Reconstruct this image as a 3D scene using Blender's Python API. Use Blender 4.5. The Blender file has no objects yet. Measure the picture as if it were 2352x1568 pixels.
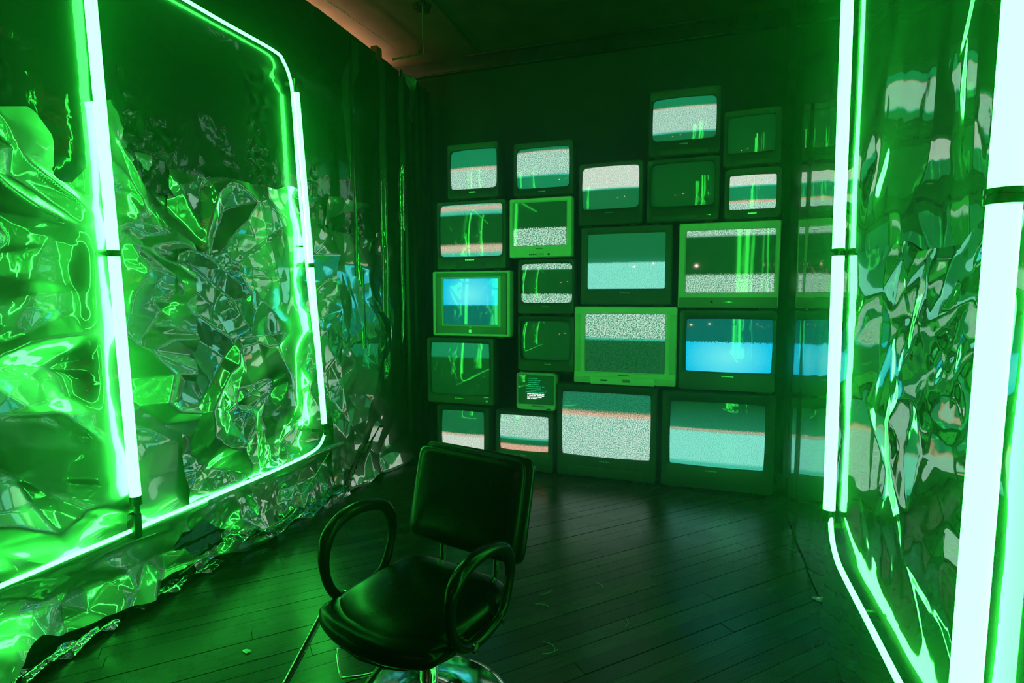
import bpy, bmesh, math, random
import numpy as np
from mathutils import Vector, Matrix

# ------------------------------------------------------------------ camera, world, light, exposure
S = bpy.context.scene
COL = S.collection
PI = math.pi
FPX, CX, CY, CAMH = 1261.0, 1176.0, 784.0, 1.38
YAW, PIT = math.radians(18.6), math.radians(4.5)
FW = Vector((-math.sin(YAW)*math.cos(PIT), math.cos(YAW)*math.cos(PIT), -math.sin(PIT)))
RT = Vector((math.cos(YAW), math.sin(YAW), 0))
UP = RT.cross(FW)
CAM = Vector((0, 0, CAMH))
cd = bpy.data.cameras.new('camera')
cam = bpy.data.objects.new('camera', cd)
COL.objects.link(cam)
cd.sensor_width = 36
cd.lens = FPX/2352*36
cd.clip_start = 0.02
cam.matrix_world = Matrix(((RT.x, UP.x, -FW.x, 0), (RT.y, UP.y, -FW.y, 0), (RT.z, UP.z, -FW.z, CAMH), (0, 0, 0, 1)))
S.camera = cam

w = bpy.data.worlds.new('world')
S.world = w
w.use_nodes = True
w.node_tree.nodes['Background'].inputs[0].default_value = (0.02, 0.05, 0.04, 1)
w.node_tree.nodes['Background'].inputs[1].default_value = 0.05
S.cycles.max_bounces = 5
S.cycles.adaptive_threshold = 0.04
S.cycles.glossy_bounces = 4
S.cycles.diffuse_bounces = 2
vs = w.node_tree.nodes.new('ShaderNodeVolumeScatter')
vs.inputs['Color'].default_value = (0.3, 1, 0.6, 1)  # green put into the haze colour to deepen the green cast
vs.inputs['Density'].default_value = 0.030      # thin room haze, added to stand in for the lens halo round the tubes
vs.inputs['Anisotropy'].default_value = 0.85
w.node_tree.links.new(vs.outputs[0], w.node_tree.nodes['World Output'].inputs['Volume'])
S.view_settings.view_transform = 'Standard'
S.view_settings.look = 'None'
S.view_settings.gamma = 1
S.view_settings.exposure = 0
S.view_settings.use_curve_mapping = False

NEON = (0.038, 1.0, 0.075)      # colour of the gas discharge
TUBE_POWER = 19.0
ROPE_POWER = 18.0


def light(name, kind, loc, energy, color, size=0.1, rot=None):
    d = bpy.data.lights.new(name, kind)
    d.energy = energy
    d.color = color
    if kind == 'AREA':
        d.size = size
    else:
        d.shadow_soft_size = size
    o = bpy.data.objects.new(name, d)
    COL.objects.link(o)
    o.location = loc
    if rot:
        o.rotation_euler = rot
    return o


# warm lamp of the neighbouring room, behind the left partition, spilling over its top edge
wl = light('neighbour_room_lamp', 'AREA', (-2.80, 3.1, 3.36), 14, (1.0, 0.60, 0.30), 0.08, (PI, 0, 0))
wl.data.shape = 'RECTANGLE'
wl.data.size_y = 3.0
# small warm lamps in the dark part of the room behind the camera
light('warm_bulb', 'POINT', (-0.9, -1.7, 1.75), 2.2, (1.0, 0.55, 0.35), 0.03)
light('warm_bulb', 'POINT', (-0.2, -1.8, 1.9), 2.2, (1.0, 0.8, 0.7), 0.03)

rnd = random.Random(7)
nr = np.random.RandomState(5)


def at(px, py, axis, val):
    """the point of the plane (axis = val) that a picture position looks at"""
    d = FW*FPX + RT*(px-CX) - UP*(py-CY)
    return CAM + d*((val-CAM[axis])/d[axis])


# ------------------------------------------------------------------ helpers
def tag(o, label=None, cat=None, group=None, kind=None):
    if label: o['label'] = label
    if cat: o['category'] = cat
    if group: o['group'] = group
    if kind: o['kind'] = kind
    return o


def empty(name, loc, label=None, cat=None, group=None, rotz=0):
    o = bpy.data.objects.new(name, None)
    o.empty_display_size = 0.05
    COL.objects.link(o)
    o.location = loc
    o.rotation_euler = (0, 0, rotz)
    return tag(o, label, cat, group)


def mesh(name, verts, faces, mat, parent=None, smooth=False, uv=None, loc=None):
    me = bpy.data.meshes.new(name)
    me.from_pydata([tuple(v) for v in verts], [], faces)
    if uv is not None:
        l = me.uv_layers.new(name='UVMap')
        idx = np.empty(len(me.loops), np.int32)
        me.loops.foreach_get('vertex_index', idx)
        l.data.foreach_set('uv', np.asarray(uv, np.float32)[idx].ravel())
    if smooth:
        me.polygons.foreach_set('use_smooth', [True]*len(me.polygons))
    me.materials.append(mat)
    me.update()
    o = bpy.data.objects.new(name, me)
    COL.objects.link(o)
    if parent: o.parent = parent
    if loc: o.location = loc
    return o


class MB:
    """collects simple solids, links them as one mesh object"""
    def __init__(s): s.bm = bmesh.new()

    def box(s, x0, x1, y0, y1, z0, z1, bev=0.0, seg=2):
        r = bmesh.ops.create_cube(s.bm, size=1)
        for v in r['verts']:
            v.co = Vector(((x0+x1)/2+v.co.x*(x1-x0), (y0+y1)/2+v.co.y*(y1-y0), (z0+z1)/2+v.co.z*(z1-z0)))
        if bev:
            es = list({e for v in r['verts'] for e in v.link_edges})
            bmesh.ops.bevel(s.bm, geom=es, offset=bev, segments=seg, profile=0.5, affect='EDGES')
        return s

    def cyl(s, p, q, r1, r2=None, n=16):
        p, q = Vector(p), Vector(q)
        r2 = r1 if r2 is None else r2
        d = q-p
        rot = d.to_track_quat('Z', 'Y').to_matrix().to_4x4()
        bmesh.ops.create_cone(s.bm, cap_ends=True, segments=n, radius1=r1, radius2=r2, depth=d.length,
                              matrix=Matrix.Translation((p+q)/2) @ rot)
        return s

    def tube(s, pts, r, n=8, closed=False):
        pts = [Vector(p) for p in pts]
        m = len(pts)
        rings = []
        ref = None
        for i, p in enumerate(pts):
            a = pts[(i-1) % m] if (closed or i > 0) else p
            b = pts[(i+1) % m] if (closed or i < m-1) else p
            t = (b-a).normalized()
            if ref is None:
                ref = t.orthogonal().normalized()
            ref = (ref-t*ref.dot(t)).normalized()
            c = t.cross(ref)
            rr = r[i] if hasattr(r, '__len__') else r
            rings.append([s.bm.verts.new(p+(ref*math.cos(2*PI*k/n)+c*math.sin(2*PI*k/n))*rr) for k in range(n)])
        for i in range(m if closed else m-1):
            A, B = rings[i], rings[(i+1) % m]
            off = 0
            if closed and i == m-1:
                off = min(range(n), key=lambda o: (A[0].co-B[o].co).length)
            for k in range(n):
                s.bm.faces.new((A[k], A[(k+1) % n], B[(k+1+off) % n], B[(k+off) % n]))
        if not closed:
            s.bm.faces.new(rings[0][::-1])
            s.bm.faces.new(rings[-1])
        return s

    def prism(s, poly, z0, z1):
        a = [s.bm.verts.new((x, y, z0)) for x, y in poly]
        b = [s.bm.verts.new((x, y, z1)) for x, y in poly]
        n = len(poly)
        s.bm.faces.new(a[::-1]); s.bm.faces.new(b)
        for i in range(n):
            s.bm.faces.new((a[i], a[(i+1) % n], b[(i+1) % n], b[i]))
        return s

    def lathe(s, prof, n=48, c=(0, 0)):
        rings = []
        for r, z in prof:
            if r < 1e-5:
                rings.append([s.bm.verts.new((c[0], c[1], z))])
            else:
                rings.append([s.bm.verts.new((c[0]+r*math.cos(2*PI*k/n), c[1]+r*math.sin(2*PI*k/n), z)) for k in range(n)])
        for A, B in zip(rings, rings[1:]):
            for k in range(n):
                f = [A[k % len(A)], A[(k+1) % len(A)], B[(k+1) % len(B)], B[k % len(B)]]
                f = list(dict.fromkeys(f))
                if len(f) > 2: s.bm.faces.new(f)
        return s

    def loops(s, Ls, cap0=False, cap1=False):
        R = [[s.bm.verts.new(p) for p in L] for L in Ls]
        n = len(R[0])
        for A, B in zip(R, R[1:]):
            for k in range(n):
                s.bm.faces.new((A[k], A[(k+1) % n], B[(k+1) % n], B[k]))
        if cap0: s.bm.faces.new(R[0][::-1])
        if cap1: s.bm.faces.new(R[-1])
        return s

    def obj(s, name, mat, parent=None, smooth=False, angle=None, loc=None, rotz=0):
        bmesh.ops.recalc_face_normals(s.bm, faces=s.bm.faces)
        me = bpy.data.meshes.new(name)
        s.bm.to_mesh(me)
        s.bm.free()
        me.materials.append(mat)
        if smooth:
            me.polygons.foreach_set('use_smooth', [True]*len(me.polygons))
        if angle:
            me.polygons.foreach_set('use_smooth', [True]*len(me.polygons))
            me.set_sharp_from_angle(angle=math.radians(angle))
        o = bpy.data.objects.new(name, me)
        COL.objects.link(o)
        if parent: o.parent = parent
        if loc: o.location = loc
        o.rotation_euler.z = rotz
        return o


def spline(pts, n=8, closed=False):
    P = [Vector(p) for p in pts]
    out = []
    m = len(P)
    for i in range(m if closed else m-1):
        g = (lambda k: P[k % m]) if closed else (lambda k: P[min(max(k, 0), m-1)])
        p0, p1, p2, p3 = g(i-1), g(i), g(i+1), g(i+2)
        for j in range(n):
            t = j/n
            out.append(0.5*((2*p1)+(p2-p0)*t+(2*p0-5*p1+4*p2-p3)*t*t+(3*p1-p0-3*p2+p3)*t**3))
    if not closed: out.append(P[-1])
    return out


# ------------------------------------------------------------------ materials
def newmat(name):
    m = bpy.data.materials.new(name)
    m.use_nodes = True
    nt = m.node_tree
    b = nt.nodes['Principled BSDF']
    return m, nt, b


def noise(nt, scale, detail=3, rough=0.5, coord='Object', stretch=None):
    tc = nt.nodes.new('ShaderNodeTexCoord')
    n = nt.nodes.new('ShaderNodeTexNoise')
    n.inputs['Scale'].default_value = scale
    n.inputs['Detail'].default_value = detail
    n.inputs['Roughness'].default_value = rough
    src = tc.outputs[coord]
    if stretch:
        mp = nt.nodes.new('ShaderNodeMapping')
        mp.inputs['Scale'].default_value = stretch
        nt.links.new(src, mp.inputs['Vector'])
        src = mp.outputs[0]
    nt.links.new(src, n.inputs['Vector'])
    return n


def plain(name, col, rough=0.5, metal=0.0, spec=0.5, var=0.25, nscale=12, bump=0.0, coat=0.0, stretch=None):
    m, nt, b = newmat(name)
    n = noise(nt, nscale, 4, 0.6, stretch=stretch)
    r = nt.nodes.new('ShaderNodeValToRGB')
    r.color_ramp.elements[0].position = 0.3
    r.color_ramp.elements[1].position = 0.7
    r.color_ramp.elements[0].color = tuple(c*(1-var) for c in col)+(1,)
    r.color_ramp.elements[1].color = tuple(min(1, c*(1+var)) for c in col)+(1,)
    nt.links.new(n.outputs['Fac'], r.inputs['Fac'])
    nt.links.new(r.outputs[0], b.inputs['Base Color'])
    mr = nt.nodes.new('ShaderNodeMapRange')
    mr.inputs['To Min'].default_value = max(0.02, rough-0.08)
    mr.inputs['To Max'].default_value = min(1, rough+0.08)
    nt.links.new(n.outputs['Fac'], mr.inputs['Value'])
    nt.links.new(mr.outputs[0], b.inputs['Roughness'])
    b.inputs['Metallic'].default_value = metal
    b.inputs['Specular IOR Level'].default_value = spec
    b.inputs['Coat Weight'].default_value = coat
    if bump:
        bp = nt.nodes.new('ShaderNodeBump')
        bp.inputs['Strength'].default_value = bump
        bp.inputs['Distance'].default_value = 0.01
        nt.links.new(n.outputs['Fac'], bp.inputs['Height'])
        nt.links.new(bp.outputs[0], b.inputs['Normal'])
    return m


def emitter(name, col, power):
    m, nt, b = newmat(name)
    b.inputs['Base Color'].default_value = (0.7, 0.8, 0.75, 1)
    b.inputs['Roughness'].default_value = 0.3
    b.inputs['Emission Color'].default_value = col+(1,)
    b.inputs['Emission Strength'].default_value = power
    return m


def foil(name, sharp=0.05, soft=0.5, softw=0.5, bump=0.03, bscale=9, col=(0.70, 0.76, 0.73)):
    m, nt, b = newmat(name)
    out = nt.nodes['Material Output']
    nt.nodes.remove(b)
    g1 = nt.nodes.new('ShaderNodeBsdfAnisotropic' if False else 'ShaderNodeBsdfGlossy')
    g2 = nt.nodes.new('ShaderNodeBsdfGlossy')
    for g, r in ((g1, sharp), (g2, soft)):
        g.inputs['Color'].default_value = col+(1,)
        g.inputs['Roughness'].default_value = r
    mx = nt.nodes.new('ShaderNodeMixShader')
    mx.inputs[0].default_value = softw
    nt.links.new(g1.outputs[0], mx.inputs[1])
    nt.links.new(g2.outputs[0], mx.inputs[2])
    n1 = noise(nt, bscale, 2.5, 0.45)
    n1.inputs['Distortion'].default_value = 0.3
    bp = nt.nodes.new('ShaderNodeBump')
    bp.inputs['Strength'].default_value = bump
    bp.inputs['Distance'].default_value = 0.02
    nt.links.new(n1.outputs['Fac'], bp.inputs['Height'])
    for g in (g1, g2):
        nt.links.new(bp.outputs[0], g.inputs['Normal'])
    nt.links.new(mx.outputs[0], out.inputs['Surface'])
    return m


M = {}
M['black_plastic'] = plain('black_plastic', (0.040, 0.052, 0.046), 0.42, var=0.15, nscale=40, bump=0.04)
M['dark_plastic'] = plain('dark_grey_plastic', (0.06, 0.065, 0.062), 0.5, var=0.15, nscale=40, bump=0.04)
M['recess'] = plain('recess_black', (0.012, 0.013, 0.013), 0.6, var=0.2, nscale=20)
M['silver'] = plain('silver_plastic', (0.62, 0.64, 0.60), 0.38, var=0.06, nscale=6)
M['silver_dark'] = plain('grey_silver_plastic', (0.24, 0.25, 0.235), 0.45, var=0.06, nscale=6)
M['silver_pale'] = plain('pale_silver_plastic', (0.78, 0.79, 0.75), 0.35, var=0.05, nscale=6)
M['badge'] = plain('badge_metal', (0.7, 0.72, 0.7), 0.25, metal=0.6, var=0.1, nscale=200)
M['chrome'] = plain('chrome', (0.8, 0.8, 0.78), 0.08, metal=1.0, var=0.05, nscale=20, bump=0.03)
M['vinyl'] = plain('black_vinyl', (0.005, 0.005, 0.005), 0.27, var=0.25, nscale=9, bump=0.05, spec=0.2)
M['armpad'] = plain('black_arm_plastic', (0.009, 0.009, 0.009), 0.24, var=0.15, nscale=15, spec=0.3)
M['wall_dark'] = plain('dark_painted_wall', (0.035, 0.042, 0.04), 0.75, var=0.2, nscale=3, bump=0.2)
M['ceiling'] = plain('dark_brown_ceiling', (0.088, 0.056, 0.040), 0.8, var=0.35, nscale=4, bump=0.3)
M['trim'] = plain('dark_trim', (0.03, 0.03, 0.03), 0.3, var=0.4, nscale=14)
M['curtain'] = plain('black_curtain_foil', (0.02, 0.024, 0.022), 0.3, var=0.3, nscale=8, spec=0.6)
M['red'] = plain('red_tape', (0.5, 0.05, 0.03), 0.5)
M['cap'] = plain('black_end_cap', (0.02, 0.022, 0.02), 0.35)
M['wire'] = plain('green_wire', (0.25, 0.4, 0.22), 0.4)
M['foil'] = foil('crumpled_foil', 0.05, 0.45, 0.58, col=(0.80, 0.86, 0.83))
M['foil_soft'] = foil('silver_mylar', 0.05, 0.45, 0.3, 0.04, 7)
M['foil_right'] = foil('right_wall_mylar', 0.035, 0.4, 0.10, 0.03, 7, (0.55, 0.62, 0.58))
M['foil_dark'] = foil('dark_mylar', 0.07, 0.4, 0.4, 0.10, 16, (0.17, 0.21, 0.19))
M['foil_smooth'] = foil('smooth_mylar', 0.03, 0.35, 0.14, 0.03, 5, (0.62, 0.66, 0.64))
M['neon'] = emitter('neon_glass', NEON, TUBE_POWER)
M['rope'] = emitter('neon_flex', NEON, ROPE_POWER)


def wood():
    m, nt, b = newmat('worn_dark_floorboard')
    oi = nt.nodes.new('ShaderNodeObjectInfo')
    n = noise(nt, 6, 6, 0.7, stretch=(1.0, 14.0, 6.0))
    tc = nt.nodes.new('ShaderNodeTexCoord')
    n2 = noise(nt, 1.7, 5, 0.65, coord='Object')
    r = nt.nodes.new('ShaderNodeValToRGB')
    e = r.color_ramp.elements
    e[0].position, e[0].color = 0.25, (0.012, 0.011, 0.009, 1)
    e[1].position, e[1].color = 0.8, (0.050, 0.043, 0.034, 1)
    nt.links.new(n.outputs['Fac'], r.inputs['Fac'])
    mr = nt.nodes.new('ShaderNodeMapRange')
    mr.inputs['To Min'].default_value = 0.55
    mr.inputs['To Max'].default_value = 1.35
    nt.links.new(oi.outputs['Random'], mr.inputs['Value'])
    mm = nt.nodes.new('ShaderNodeVectorMath'); mm.operation = 'SCALE'
    nt.links.new(r.outputs[0], mm.inputs[0]); nt.links.new(mr.outputs[0], mm.inputs['Scale'])
    nt.links.new(mm.outputs[0], b.inputs['Base Color'])
    m2 = nt.nodes.new('ShaderNodeMapRange')
    m2.inputs['From Min'].default_value = 0.3; m2.inputs['From Max'].default_value = 0.7
    m2.inputs['To Min'].default_value = 0.16; m2.inputs['To Max'].default_value = 0.36
    nt.links.new(n2.outputs['Fac'], m2.inputs['Value'])
    nt.links.new(m2.outputs[0], b.inputs['Roughness'])
    bp = nt.nodes.new('ShaderNodeBump'); bp.inputs['Strength'].default_value = 0.2; bp.inputs['Distance'].default_value = 0.004
    nt.links.new(n.outputs['Fac'], bp.inputs['Height']); nt.links.new(bp.outputs[0], b.inputs['Normal'])
    return m


M['wood'] = wood()

# screen picture: per height colour of the dark and of the bright grains of static
K = 1.0
SN = {   # kinds of picture: (dark grain colour, bright grain colour), linear light
    'off': ((0, 0.010, 0.004), (0, 0.012, 0.005)),  # unlit glass; its faint glow is painted-in green room light
    'dim': ((0, 0.085, 0.035), (0.01, 0.12, 0.05)),  # dark part of a picture, green neon light put into the glow
    'dimt': ((0, 0.08, 0.045), (0.02, 0.22, 0.13)),
    'st': ((0.02, 0.28, 0.19), (0.72, 0.95, 0.82)),
    'soft': ((0.30, 0.52, 0.42), (0.86, 0.88, 0.78)),
    'cool': ((0.06, 0.50, 0.36), (0.35, 0.95, 0.80)),
    'coarse': ((0, 0.20, 0.12), (0.62, 0.86, 0.70)),
    'teal': ((0, 0.36, 0.24), (0.10, 0.62, 0.45)),
    'peach': ((0.36, 0.28, 0.20), (0.75, 0.62, 0.50)),
    'red': ((0.50, 0.22, 0.15), (0.85, 0.55, 0.42)),
    'speck': ((0, 0.018, 0.006), (0.01, 0.09, 0.04)),
    'blue': ((0.0, 0.50, 0.78), (0.01, 0.60, 0.90)),
    'bdark': ((0.0, 0.07, 0.09), (0.0, 0.09, 0.12)),
    'midg': ((0, 0.16, 0.07), (0.01, 0.22, 0.10)),  # dark glass, brighter glow painted in for the neon light falling on it
}


def screen_mat(name, bands, grain, center=False, seed=0.0, streak=False):
    """bands: list of (height from the top 0..1 where it starts, kind, softness)"""
    m, nt, b = newmat(name)
    N, L = nt.nodes, nt.links
    uv = N.new('ShaderNodeUVMap')
    sp = N.new('ShaderNodeSeparateXYZ'); L.new(uv.outputs[0], sp.inputs[0])
    mp = N.new('ShaderNodeMapping'); mp.inputs['Scale'].default_value = (grain, grain*(1.5 if streak else 0.8), 1)
    mp.inputs['Location'].default_value = (seed*3.1, seed*1.7, 0)
    L.new(uv.outputs[0], mp.inputs['Vector'])
    nz = N.new('ShaderNodeTexNoise'); nz.noise_dimensions = '2D'
    nz.inputs['Scale'].default_value = 1.0; nz.inputs['Detail'].default_value = 1.5; nz.inputs['Roughness'].default_value = 0.9
    L.new(mp.outputs[0], nz.inputs['Vector'])
    mr = N.new('ShaderNodeMapRange'); mr.inputs['From Min'].default_value = 0.38; mr.inputs['From Max'].default_value = 0.62
    mr.interpolation_type = 'SMOOTHSTEP'
    L.new(nz.outputs['Fac'], mr.inputs['Value'])
    # ragged border between the bands
    jr = N.new('ShaderNodeMath'); jr.operation = 'MULTIPLY_ADD'
    jr.inputs[1].default_value = 0.10; jr.inputs[2].default_value = -0.05
    L.new(nz.outputs['Fac'], jr.inputs[0])
    v = N.new('ShaderNodeMath'); v.operation = 'ADD'
    L.new(sp.outputs['Y'], v.inputs[0]); L.new(jr.outputs[0], v.inputs[1])
    ramps = []
    for which in (0, 1):
        r = N.new('ShaderNodeValToRGB')
        cr = r.color_ramp
        els = []
        prev = None
        for pos, kind, soft in bands:
            c = SN[kind][which]
            if prev is not None:
                els.append((max(0, pos-soft/2), prev))
                els.append((min(1, pos+soft/2), c))
            else:
                els.append((0.0, c))
            prev = c
        while len(cr.elements) > 1: cr.elements.remove(cr.elements[-1])
        cr.elements[0].position = 0; cr.elements[0].color = els[0][1]+(1,)
        for p_, c_ in els[1:]:
            e = cr.elements.new(p_); e.color = c_+(1,)
        L.new(v.outputs[0], r.inputs['Fac'])
        ramps.append(r)
    mix = N.new('ShaderNodeMix'); mix.data_type = 'RGBA'
    L.new(mr.outputs[0], mix.inputs[0]); L.new(ramps[0].outputs[0], mix.inputs[6]); L.new(ramps[1].outputs[0], mix.inputs[7])
    col = mix.outputs[2]
    if center:
        # the middle of a blue tube glows paler
        d = N.new('ShaderNodeVectorMath'); d.operation = 'DISTANCE'; d.inputs[1].default_value = center
        L.new(uv.outputs[0], d.inputs[0])
        m3 = N.new('ShaderNodeMapRange'); m3.inputs['From Min'].default_value = 0.05; m3.inputs['From Max'].default_value = 0.5
        m3.inputs['To Min'].default_value = 1.0; m3.inputs['To Max'].default_value = 0.0
        L.new(d.outputs['Value'], m3.inputs['Value'])
        bl = N.new('ShaderNodeSeparateColor'); L.new(col, bl.inputs[0])
        g = N.new('ShaderNodeMath'); g.operation = 'GREATER_THAN'; g.inputs[1].default_value = 0.5; L.new(bl.outputs['Blue'], g.inputs[0])
        f = N.new('ShaderNodeMath'); f.operation = 'MULTIPLY'; L.new(m3.outputs[0], f.inputs[0]); L.new(g.outputs[0], f.inputs[1])
        m4 = N.new('ShaderNodeMix'); m4.data_type = 'RGBA'; m4.inputs[7].default_value = (0.14, 0.82, 0.90, 1)
        L.new(f.outputs[0], m4.inputs[0]); L.new(col, m4.inputs[6])
        col = m4.outputs[2]
    L.new(col, b.inputs['Emission Color'])
    b.inputs['Emission Strength'].default_value = K
    b.inputs['Base Color'].default_value = (0.12, 0.16, 0.14, 1)
    b.inputs['Roughness'].default_value = 0.045
    b.inputs['Specular IOR Level'].default_value = 0.6
    return m


# ------------------------------------------------------------------ room shell
XL, XR, YB, YF, ZC = -2.42, 0.60, 4.72, -2.2, 3.53
floor = MB().box(-3.9, 1.2, YF-.1, YB+.1, -0.12, -0.012).obj('floor', M['recess']); tag(floor, kind='structure')
# narrow boards laid diagonally, each its own piece
ang = math.radians(44)
du = Vector((math.sin(ang), math.cos(ang))); dv = Vector((du.y, -du.x))
RX0, RX1, RY0, RY1 = -2.5, 0.62, 0.35, 4.74


def clip(poly):
    for ax, lim, sg in ((0, RX0, 1), (0, RX1, -1), (1, RY0, 1), (1, RY1, -1)):
        out = []
        for i in range(len(poly)):
            a, b = poly[i], poly[(i+1) % len(poly)]
            da, db = (a[ax]-lim)*sg, (b[ax]-lim)*sg
            if da >= 0: out.append(a)
            if (da >= 0) != (db >= 0):
                t = da/(da-db)
                out.append((a[0]+(b[0]-a[0])*t, a[1]+(b[1]-a[1])*t))
        poly = out
        if not poly: return poly
    return poly


PW = 0.072
c0 = Vector(((RX0+RX1)/2, (RY0+RY1)/2))
rows = int(3.9/PW)
for i in range(-rows//2-2, rows//2+3):
    s = -4.0 + rnd.random()*1.6
    while s < 3.2:
        L_ = rnd.uniform(1.3, 2.3)
        a0, a1 = s, s+L_-0.002
        v0, v1 = i*PW+0.0012, (i+1)*PW-0.0012
        q = [c0+du*a0+dv*v0, c0+du*a1+dv*v0, c0+du*a1+dv*v1, c0+du*a0+dv*v1]
        q = clip([(p.x, p.y) for p in q])
        s += L_
        if len(q) < 3: continue
        area = abs(sum(q[k][0]*q[(k+1) % len(q)][1]-q[(k+1) % len(q)][0]*q[k][1] for k in range(len(q))))/2
        if area < 0.004: continue
        # local frame with x along the board so the grain runs along it
        th = math.atan2(du.y, du.x)
        loc = []
        for x, y in q:
            d = Vector((x, y))-c0
            loc.append((d.dot(du), -d.dot(dv)))
        if sum(loc[k][0]*loc[(k+1) % len(loc)][1]-loc[(k+1) % len(loc)][0]*loc[k][1] for k in range(len(loc))) < 0: loc = loc[::-1]
        MB().prism(loc, -0.012, -0.0012+rnd.uniform(-.0012, .0012)).obj('floorboard', M['wood'], floor, loc=(c0.x, c0.y, 0), rotz=th)

tag(MB().box(-4.0, 1.2, YF-.1, YB+.1, ZC, ZC+.1).obj('ceiling', M['ceiling']), kind='structure')
tag(MB().box(-4.0, 1.2, YB, YB+.1, -0.02, ZC).obj('wall_back', M['wall_dark']), kind='structure')
tag(MB().box(XL-.06, XL, YF, YB, -0.02, 3.24).obj('wall_left', M['wall_dark']), kind='structure')
tag(MB().box(XR, XR+.08, YF, YB, -0.02, ZC).obj('wall_right', M['wall_dark']), kind='structure')
tag(MB().box(-4.0, 1.2, YF-.1, YF, -0.02, ZC).obj('wall_front', M['wall_dark']), kind='structure')
tag(MB().box(-4.0, -3.9, YF, YB, -0.02, ZC).obj('wall_far_left', M['wall_dark']), kind='structure')
# shallow crown moulding on the back wall
tr = MB().box(-2.9, XR, YB-.05, YB, 3.40, 3.415, 0.004).box(-2.9, XR, YB-.03, YB, 3.415, ZC, 0.003).box(-2.0, 0.0, YB-.075, YB-.03, 3.515, ZC, .004)
tag(tr.obj('trim_1', M['trim'], angle=40), kind='structure')
# ceiling seam and the board edge above the partition
tag(MB().box(-1.9, -1.86, 0.5, YB-.08, ZC-.012, ZC, .004).obj('trim_2', M['ceiling'], angle=40), kind='structure')


# ------------------------------------------------------------------ crumpled foil
def vnoise(u, v, cell, seed):
    """smooth value noise on arrays u, v (metres)"""
    r = np.random.RandomState(seed)
    T = r.rand(64, 64)
    x, y = u/cell+500, v/cell+500
    xi, yi = np.floor(x).astype(int), np.floor(y).astype(int)
    fx, fy = x-xi, y-yi
    fx, fy = fx*fx*fx*(fx*(fx*6-15)+10), fy*fy*fy*(fy*(fy*6-15)+10)
    g = lambda a, b: T[a % 64, b % 64]
    return (g(xi, yi)*(1-fx)+g(xi+1, yi)*fx)*(1-fy)+(g(xi, yi+1)*(1-fx)+g(xi+1, yi+1)*fx)*fy


def plin(x, y, seed):
    """piecewise linear noise on irregular triangles: flat facets, straight creases"""
    T = np.random.RandomState(seed).rand(64, 64)
    xi, yi = np.floor(x).astype(int), np.floor(y).astype(int)
    fx, fy = x-xi, y-yi
    g = lambda a, b: T[a % 64, b % 64]
    a, b, c, d = g(xi, yi), g(xi+1, yi), g(xi, yi+1), g(xi+1, yi+1)
    flip = ((xi*7+yi*13+(xi*yi) % 5) % 2).astype(bool)
    lo = np.where(fx+fy < 1, a+(b-a)*fx+(c-a)*fy, d+(c-d)*(1-fx)+(b-d)*(1-fy))
    hi = np.where(fx > fy, a+(b-a)*fx+(d-b)*fy, a+(d-c)*fx+(c-a)*fy)
    return np.where(flip, hi, lo)-.5


def crumple(u, v, seed, lam=(0.25, 0.7), n=4, slope=0.25, warp=0.5, aniso=None, stretch=1.0):
    """folded film: several layers of flat facets of falling size"""
    r = np.random.RandomState(seed)
    h = np.zeros_like(u)
    for i in range(n):
        l = lam[1]*(lam[0]/lam[1])**(i/max(1, n-1))
        a = r.uniform(0, PI) if aniso is None else r.normal(aniso[0], aniso[1])
        x = (u*math.cos(a)+v*math.sin(a))/l+500+r.rand()*40
        y = (-u*math.sin(a)+v*math.cos(a))/(l*stretch)+500+r.rand()*40
        # bend the lattice with a coarser faceted field so that no two facets are alike
        wx, wy = plin(x*.43+7, y*.43, seed+50+i)*1.5*warp, plin(x*.43, y*.43+9, seed+70+i)*1.5*warp
        m = np.clip((vnoise(u, v, 0.45, seed+10+i)-.25)*2.2, 0, 1) if i else 1
        h += plin(x+wx, y+wy, seed+90+i)*l*slope*m*1.1
    return h


def sheet(name, label, mat, frm, size, fn, res=0.011, edge=None, group=None, cat='foil sheet', thick=None):
    """frm(u, v, h) gives the world point; u along the wall, v up, h out of the wall"""
    nu, nv = int(size[0]/res)+1, int(size[1]/res)+1
    U, V = np.meshgrid(np.linspace(0, 1, nu), np.linspace(0, 1, nv), indexing='ij')
    u, v = U*size[0], V*size[1]
    if edge is not None:
        u, v = edge(u, v, U, V)
    h = fn(u, v)
    X, Y, Z = frm(u, v, h)
    P = np.stack([X, Y, Z], -1).reshape(-1, 3)
    i = np.arange(nu*nv).reshape(nu, nv)
    F = np.stack([i[:-1, :-1], i[1:, :-1], i[1:, 1:], i[:-1, 1:]], -1).reshape(-1, 4)
    me = bpy.data.meshes.new(name)
    me.vertices.add(len(P)); me.vertices.foreach_set('co', P.astype(np.float32).ravel())
    me.loops.add(F.size); me.loops.foreach_set('vertex_index', F.astype(np.int32).ravel())
    me.polygons.add(len(F)); me.polygons.foreach_set('loop_start', np.arange(0, F.size, 4, dtype=np.int32))
    me.polygons.foreach_set('use_smooth', np.ones(len(F), bool))
    me.update(calc_edges=True)
    me.materials.append(mat)
    o = bpy.data.objects.new(name, me)
    COL.objects.link(o)
    tag(o, label, cat, group)
    return o


def left(y0, z0, x=-2.37):
    return lambda u, v, h: (x+h, y0+u, z0+v)


def right(y0, z0, x=0.56):
    return lambda u, v, h: (x-h, y0+u, z0+v)


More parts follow.
